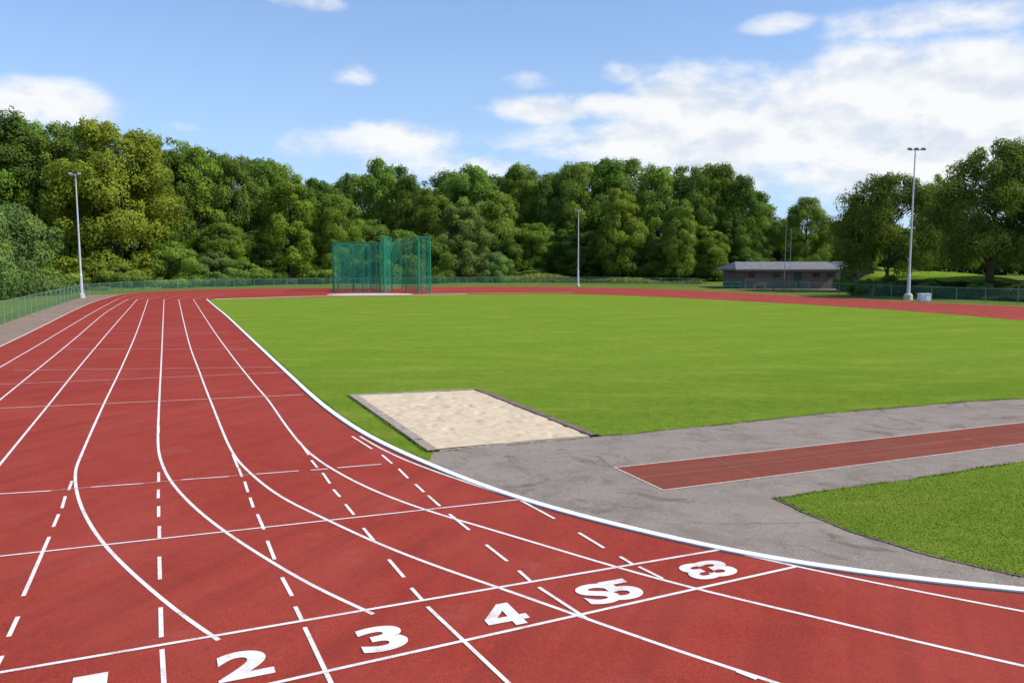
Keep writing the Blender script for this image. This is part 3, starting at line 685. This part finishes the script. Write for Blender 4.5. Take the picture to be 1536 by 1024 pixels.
# ---------------------------------------------------------------- throwing cage
cx,cy=g(573,438); cage=empty('throwing_cage',(cx,cy,0),'tall green netted hammer throwing cage','throwing cage')
def L2(u,v): p=g(u,v); return (p[0]-cx,p[1]-cy)
def gates(px,h):
    P=[L2(*p) for p in px]
    for p in P:
        m=MB(); m.tube([(0,0,0),(0,0,h)],[0.065,0.055],8); m.tube([(0,0,0),(0,0,0.08)],[0.2,0.2],8); m.make('post','cage',cage,(p[0],p[1],0))
    m=MB(); m.tube([(p[0],p[1],h) for p in P],[0.06]*len(P),6); m.tube([(p[0],p[1],0.35) for p in P],[0.03]*len(P),6); m.make('rail','cage',cage)
    m=MB()
    for a,b in zip(P[:-1],P[1:]):
        n=6
        for k in range(n):
            t0,t1=k/n,(k+1)/n; s0=0.18*math.sin(math.pi*t0); s1=0.18*math.sin(math.pi*t1)
            q0=(a[0]+(b[0]-a[0])*t0,a[1]+(b[1]-a[1])*t0+0.08*math.sin(k*2.1)); q1=(a[0]+(b[0]-a[0])*t1,a[1]+(b[1]-a[1])*t1+0.08*math.sin((k+1)*2.1))
            i=len(m.v); m.v+=[(q0[0],q0[1],0.05),(q1[0],q1[1],0.05),(q1[0],q1[1],h-s1),(q0[0],q0[1],h-s0)]; m.f.append((i,i+1,i+2,i+3))
    m.make('net','net',cage)
gates([(500,437.5),(507,435),(531,434),(556,433.5),(570,436)],5.5)
gates([(501,438.5),(530,438.8),(545,438.9),(566,439)],5.5)
gates([(572,439.2),(576,435),(603,433.5),(629,434),(646,438.5)],6.05)
gates([(577,439.4),(588,438)],6.05); gates([(609,438.2),(628,439.4),(645.5,439.2)],6.05)
ci=g(560,440.5)
mb=MB(); mb.poly([(ci[0]+4.5*math.cos(a*math.pi/16),ci[1]-2+3.2*math.sin(a*math.pi/16)) for a in range(32)],0.0205)
tag(mb.make('throwing_circle','conc'),'pale concrete throwing circle by the cage','throwing circle','structure')
mb=MB(); mb.strip(smooth(G([(322,449.2),(345,448.2),(400,446.6),(470,444.6),(560,443.2),(640,442.2),(700,441.2)]),1.5),1.0,0.0175)
mb.strip(G([(640,440.2),(860,438.9)]),0.5,0.0178)
tag(mb.make('concrete_strip','conc'),'pale concrete strip at the edge of the infield','concrete strip','structure')
# ---------------------------------------------------------------- clubhouse
hx,hy=g(1110,433); ho=empty('clubhouse',(hx,hy,0),'low brown clubhouse with long shallow grey roof','clubhouse')
xr=lambda u,Y:atY(u,433,Y)[0]-hx
xB1=xr(1260,hy); xC1=xr(1301,hy+3)
def hiproof(x0,x1,y0,y1,ze,zr,hip,name='roof'):
    m=MB(); ym=(y0+y1)/2; t=0.16
    for z in (0,t):
        m.v+=[(x0,y0,ze+z),(x1,y0,ze+z),(x1,y1,ze+z),(x0,y1,ze+z),(x0+hip,ym,zr+z),(x1,ym,zr+z)]
    for b,fl_ in ((0,True),(6,False)):
        for f in ((0,1,5,4),(1,2,5),(2,3,4,5),(3,0,4)):
            ff=tuple(b+i for i in f); m.f.append(ff[::-1] if fl_ else ff)
    for a,b in ((0,1),(1,2),(2,3),(3,0)): m.f.append((a,b,b+6,a+6))
    return m.make(name,'roof',ho)
m=MB(); m.box(0,xB1,0,8.4,0,2.3); m.make('wall','brick',ho)
m=MB(); m.box(xB1+0.003,xC1,1.2,8,0,2.3); m.make('wall','render',ho)
hiproof(-0.8,xB1-0.2,-0.8,9.2,2.32,3.25,1.2)
m=MB(); ga,gb=xB1-0.18,xC1+0.5; gm=(ga+gb)/2; y0,y1=0.2,8.8; t=0.15
for yy in (y0,y1): m.v+=[(ga,yy,2.36),(gm,yy,3.3),(gb,yy,2.36),(gb,yy,2.36+t),(gm,yy,3.3+t),(ga,yy,2.36+t)]
for k in range(6): k2=(k+1)%6; m.f.append((k,6+k,6+k2,k2))
m.f+= [(0,1,4,5),(1,2,3,4),(6,11,10,7),(7,10,9,8)]
m.make('roof','roof',ho)
m=MB(); m.v=[(ga+0.5,1.19,2.3),(gb-0.5,1.19,2.3),(gm,1.19,3.15)]; m.f=[(0,1,2)]; m.make('gable','render',ho)
m=MB(); m.box(-0.8,xB1-0.2,-0.86,-0.803,2.26,2.46); m.make('fascia','frame',ho)
for px in (0.4,xB1-0.3):
    m=MB(); m.tube([(px,-0.1,2.3),(px,-0.1,0.0)],[0.05,0.05],6); m.make('drainpipe','frame',ho)
def window(x,y,w,z0,z1):
    m=MB(); m.box(x,x+w,y-0.03,y-0.004,z0,z1); wo=m.make('window','glass',ho)
    m=MB(); t=0.05
    for b in ((x-t,x,z0-t,z1+t),(x+w,x+w+t,z0-t,z1+t),(x,x+w,z1,z1+t),(x,x+w,z0-t,z0),(x+w/2-0.02,x+w/2+0.02,z0,z1)): m.box(b[0],b[1],y-0.06,y-0.032 if b[0]>x-0.001 and b[1]<x+w+0.001 else y-0.004,b[2],b[3])
    m.make('frame','frame',wo)
for k in (1.0,4.2,9.2,11.0): window(k,0.0,0.8,1.5,1.95)
window(xB1+1.9,1.2,0.6,1.5,1.95)
for (x,y) in ((6.8,0.0),(xB1+0.5,1.2)):
    m=MB(); m.box(x,x+0.95,y-0.05,y-0.004,0.02,2.05); d=m.make('door','door',ho)
    m=MB(); m.box(x+0.8,x+0.86,y-0.09,y-0.053,1.0,1.12); m.make('handle','steel',d)
mb=MB(); mb.poly([(hx-3,hy-1.5),(hx+4,hy-4.5),(hx+14,hy-6.5),(hx+22,hy-4),(hx+21,hy+1),(hx-3,hy+0.3)],0.004); tag(mb.make('forecourt','dirt'),'paved forecourt before the clubhouse','forecourt','structure')
def barrier(u,v,L):
    x,y=g(u,v); e=empty('barrier',(x,y,0),'low green metal crowd barrier on grass','barrier','green barriers')
    m=MB(); m.tube([(-L/2,0,0.95),(L/2,0,0.95)],[0.03]*2,6); m.tube([(-L/2,0,0.5),(L/2,0,0.5)],[0.025]*2,6); m.make('rail','cage',e)
    for k in range(3):
        m=MB(); m.tube([(0,0,0),(0,0,0.95)],[0.03]*2,6); m.tube([(0,-0.25,0.02),(0,0.25,0.02)],[0.02]*2,6); m.make('post','cage',e,(-L/2+L*k/2,0,0))
for u,v in ((1098,434.6),(1122,435.6),(1160,437.5),(1200,438)): barrier(u,v,2.2)
def bench(u,v):
    x,y=g(u,v); e=empty('park_bench',(x,y,0),'dark wooden bench under the trees','bench')
    m=MB()
    for k in range(4): m.box(-0.9,0.9,-0.2+k*0.11,-0.11+k*0.11,0.42,0.46)
    m.make('seat','wood',e)
    m=MB()
    for k in range(3): m.box(-0.9,0.9,0.26,0.30,0.55+k*0.13,0.64+k*0.13)
    m.make('backrest','wood',e)
    for sx in (-0.7,0.7):
        m=MB(); m.box(-0.04,0.04,-0.18,-0.1,0,0.42); m.box(-0.04,0.04,0.305,0.36,0,0.9); m.box(-0.04,0.04,-0.1,0.3,0.34,0.4); m.make('leg','lamp',e,(sx,0,0))
bench(437,427); bench(1140,433.8)
x,y=g(1386,452); e=empty('storage_box',(x,y,0),'white plastic storage box at the mast foot','storage box')
m=MB(); m.box(-0.45,0.45,-0.3,0.3,0.05,0.62); m.make('body','boxw',e)
m=MB(); m.box(-0.48,0.48,-0.33,0.33,0.622,0.70); m.make('lid','boxw',e)
m=MB(); m.box(-0.4,0.05,-0.315,-0.303,0.12,0.5); m.make('panel','boxb',e)
m=MB(); m.box(-0.4,-0.3,-0.25,0.25,0,0.047); m.box(0.3,0.4,-0.25,0.25,0,0.047); m.make('foot','lamp',e)
# ---------------------------------------------------------------- light
AZ=math.radians(102); EL=math.radians(43)
sun=bpy.data.lights.new('sun','SUN'); sun.energy=4.8; sun.angle=math.radians(0.53); sun.color=(1.0,0.955,0.87)
so=bpy.data.objects.new('sun',sun); col.objects.link(so)
sdv=Vector((math.sin(AZ)*math.cos(EL),math.cos(AZ)*math.cos(EL),math.sin(EL)))
so.rotation_euler=sdv.to_track_quat('Z','Y').to_euler(); so.location=(60,40,60)
w=bpy.data.worlds.new('World'); scene.world=w; w.use_nodes=True; t=NT(w.node_tree); t.n.clear()
sky=t.add('ShaderNodeTexSky',sky_type='NISHITA'); sky.sun_disc=False; sky.sun_elevation=EL; sky.sun_rotation=AZ; sky.altitude=100; sky.air_density=1.0; sky.dust_density=0.4; sky.ozone_density=3.0
tc=t.add('ShaderNodeTexCoord'); sx=t.add('ShaderNodeSeparateXYZ'); t.l.new(tc.outputs['Generated'],sx.inputs[0])
X,Y,Z=sx.outputs
az=t.math('ARCTAN2',X,Y); el=t.math('ARCSINE',Z)
def dirof(u,v):
    d=Vector(ray(u,v)).normalized(); return math.atan2(d.x,d.y),math.asin(d.z)
blobs=[(850,163,125,20,.9),(1090,140,120,44,1.05),(1370,135,210,55,1.3),(1200,200,300,56,1.2),(1450,215,220,72,1.2),(560,215,125,28,.8),(670,250,120,24,.65),(40,158,115,30,.9),
 (930,110,42,14,.6),(800,123,38,12,.45),(1440,22,130,24,.75),(1160,38,45,12,.5),(470,2,60,12,.6),(525,112,28,11,.3),(1180,262,280,30,.8),(960,215,220,30,.8),(270,190,26,9,.3)]
mask=None
for (u,v,rx,ry,s) in blobs:
    a0,e0=dirof(u,v); ra=rx/1200*0.9; re=ry/1200*0.93
    dx=t.math('MULTIPLY_ADD',az,1/ra,-a0/ra); dy=t.math('MULTIPLY_ADD',el,1/re,-e0/re)
    q=t.math('MULTIPLY_ADD',dx,dx,t.math('MULTIPLY',dy,dy))
    k=t.math('MULTIPLY_ADD',q,-0.5*s,s)
    mask=k if mask is None else t.math('SMOOTH_MAX',mask,k,0.25)
mask=t.math('MAXIMUM',mask,-0.7)
cv=t.add('ShaderNodeCombineXYZ'); t.l.new(az,cv.inputs[0]); t.l.new(t.math('MULTIPLY',el,1.9),cv.inputs[1])
n1=t.noise(cv.outputs[0],9,7,0.56,0.12)
cv2=t.add('ShaderNodeCombineXYZ'); t.l.new(t.math('ADD',az,-0.006),cv2.inputs[0]); t.l.new(t.math('MULTIPLY',t.math('ADD',el,-0.018),1.9),cv2.inputs[1])
n2=t.noise(cv2.outputs[0],9,5,0.56,0.12)
dens=t.math('ADD',t.math('MULTIPLY',mask,0.66),t.math('MULTIPLY',t.math('SUBTRACT',n1,0.5),1.6))
dm=t.mapr(dens,0.04,0.62,0,1,True)
shade=t.mapr(t.math('SUBTRACT',n1,n2),-0.13,0.05,0,1)
ccol=t.mix(shade,c4((0.76,0.81,0.885)),c4((1.0,0.995,0.985)))
S=0.12
skc=t.mix(1.0,sky.outputs[0],c4((S*1.05,S*1.22,S*1.54)),'MULTIPLY')
haze=t.mapr(el,0.0,0.38,0.72,0.16)
skc=t.mix(haze,skc,c4((0.53,0.74,0.97)))
fin=t.mix(t.math('MULTIPLY',dm,0.92),skc,ccol)
bg=t.add('ShaderNodeBackground'); t.l.new(fin,bg.inputs[0]); bg.inputs[1].default_value=1.0
wo=t.add('ShaderNodeOutputWorld'); t.l.new(bg.outputs[0],wo.inputs[0])
# ---------------------------------------------------------------- camera
cam=bpy.data.cameras.new('camera'); cam.sensor_width=36; cam.lens=36*F/1536; cam.clip_end=5000; cam.clip_start=0.05
co=bpy.data.objects.new('camera',cam); co.location=(0,0,H); co.rotation_euler=(math.pi/2-PITCH,0,0); col.objects.link(co); scene.camera=co
scene.view_settings.view_transform='Standard'; scene.view_settings.look='None'; scene.view_settings.exposure=0
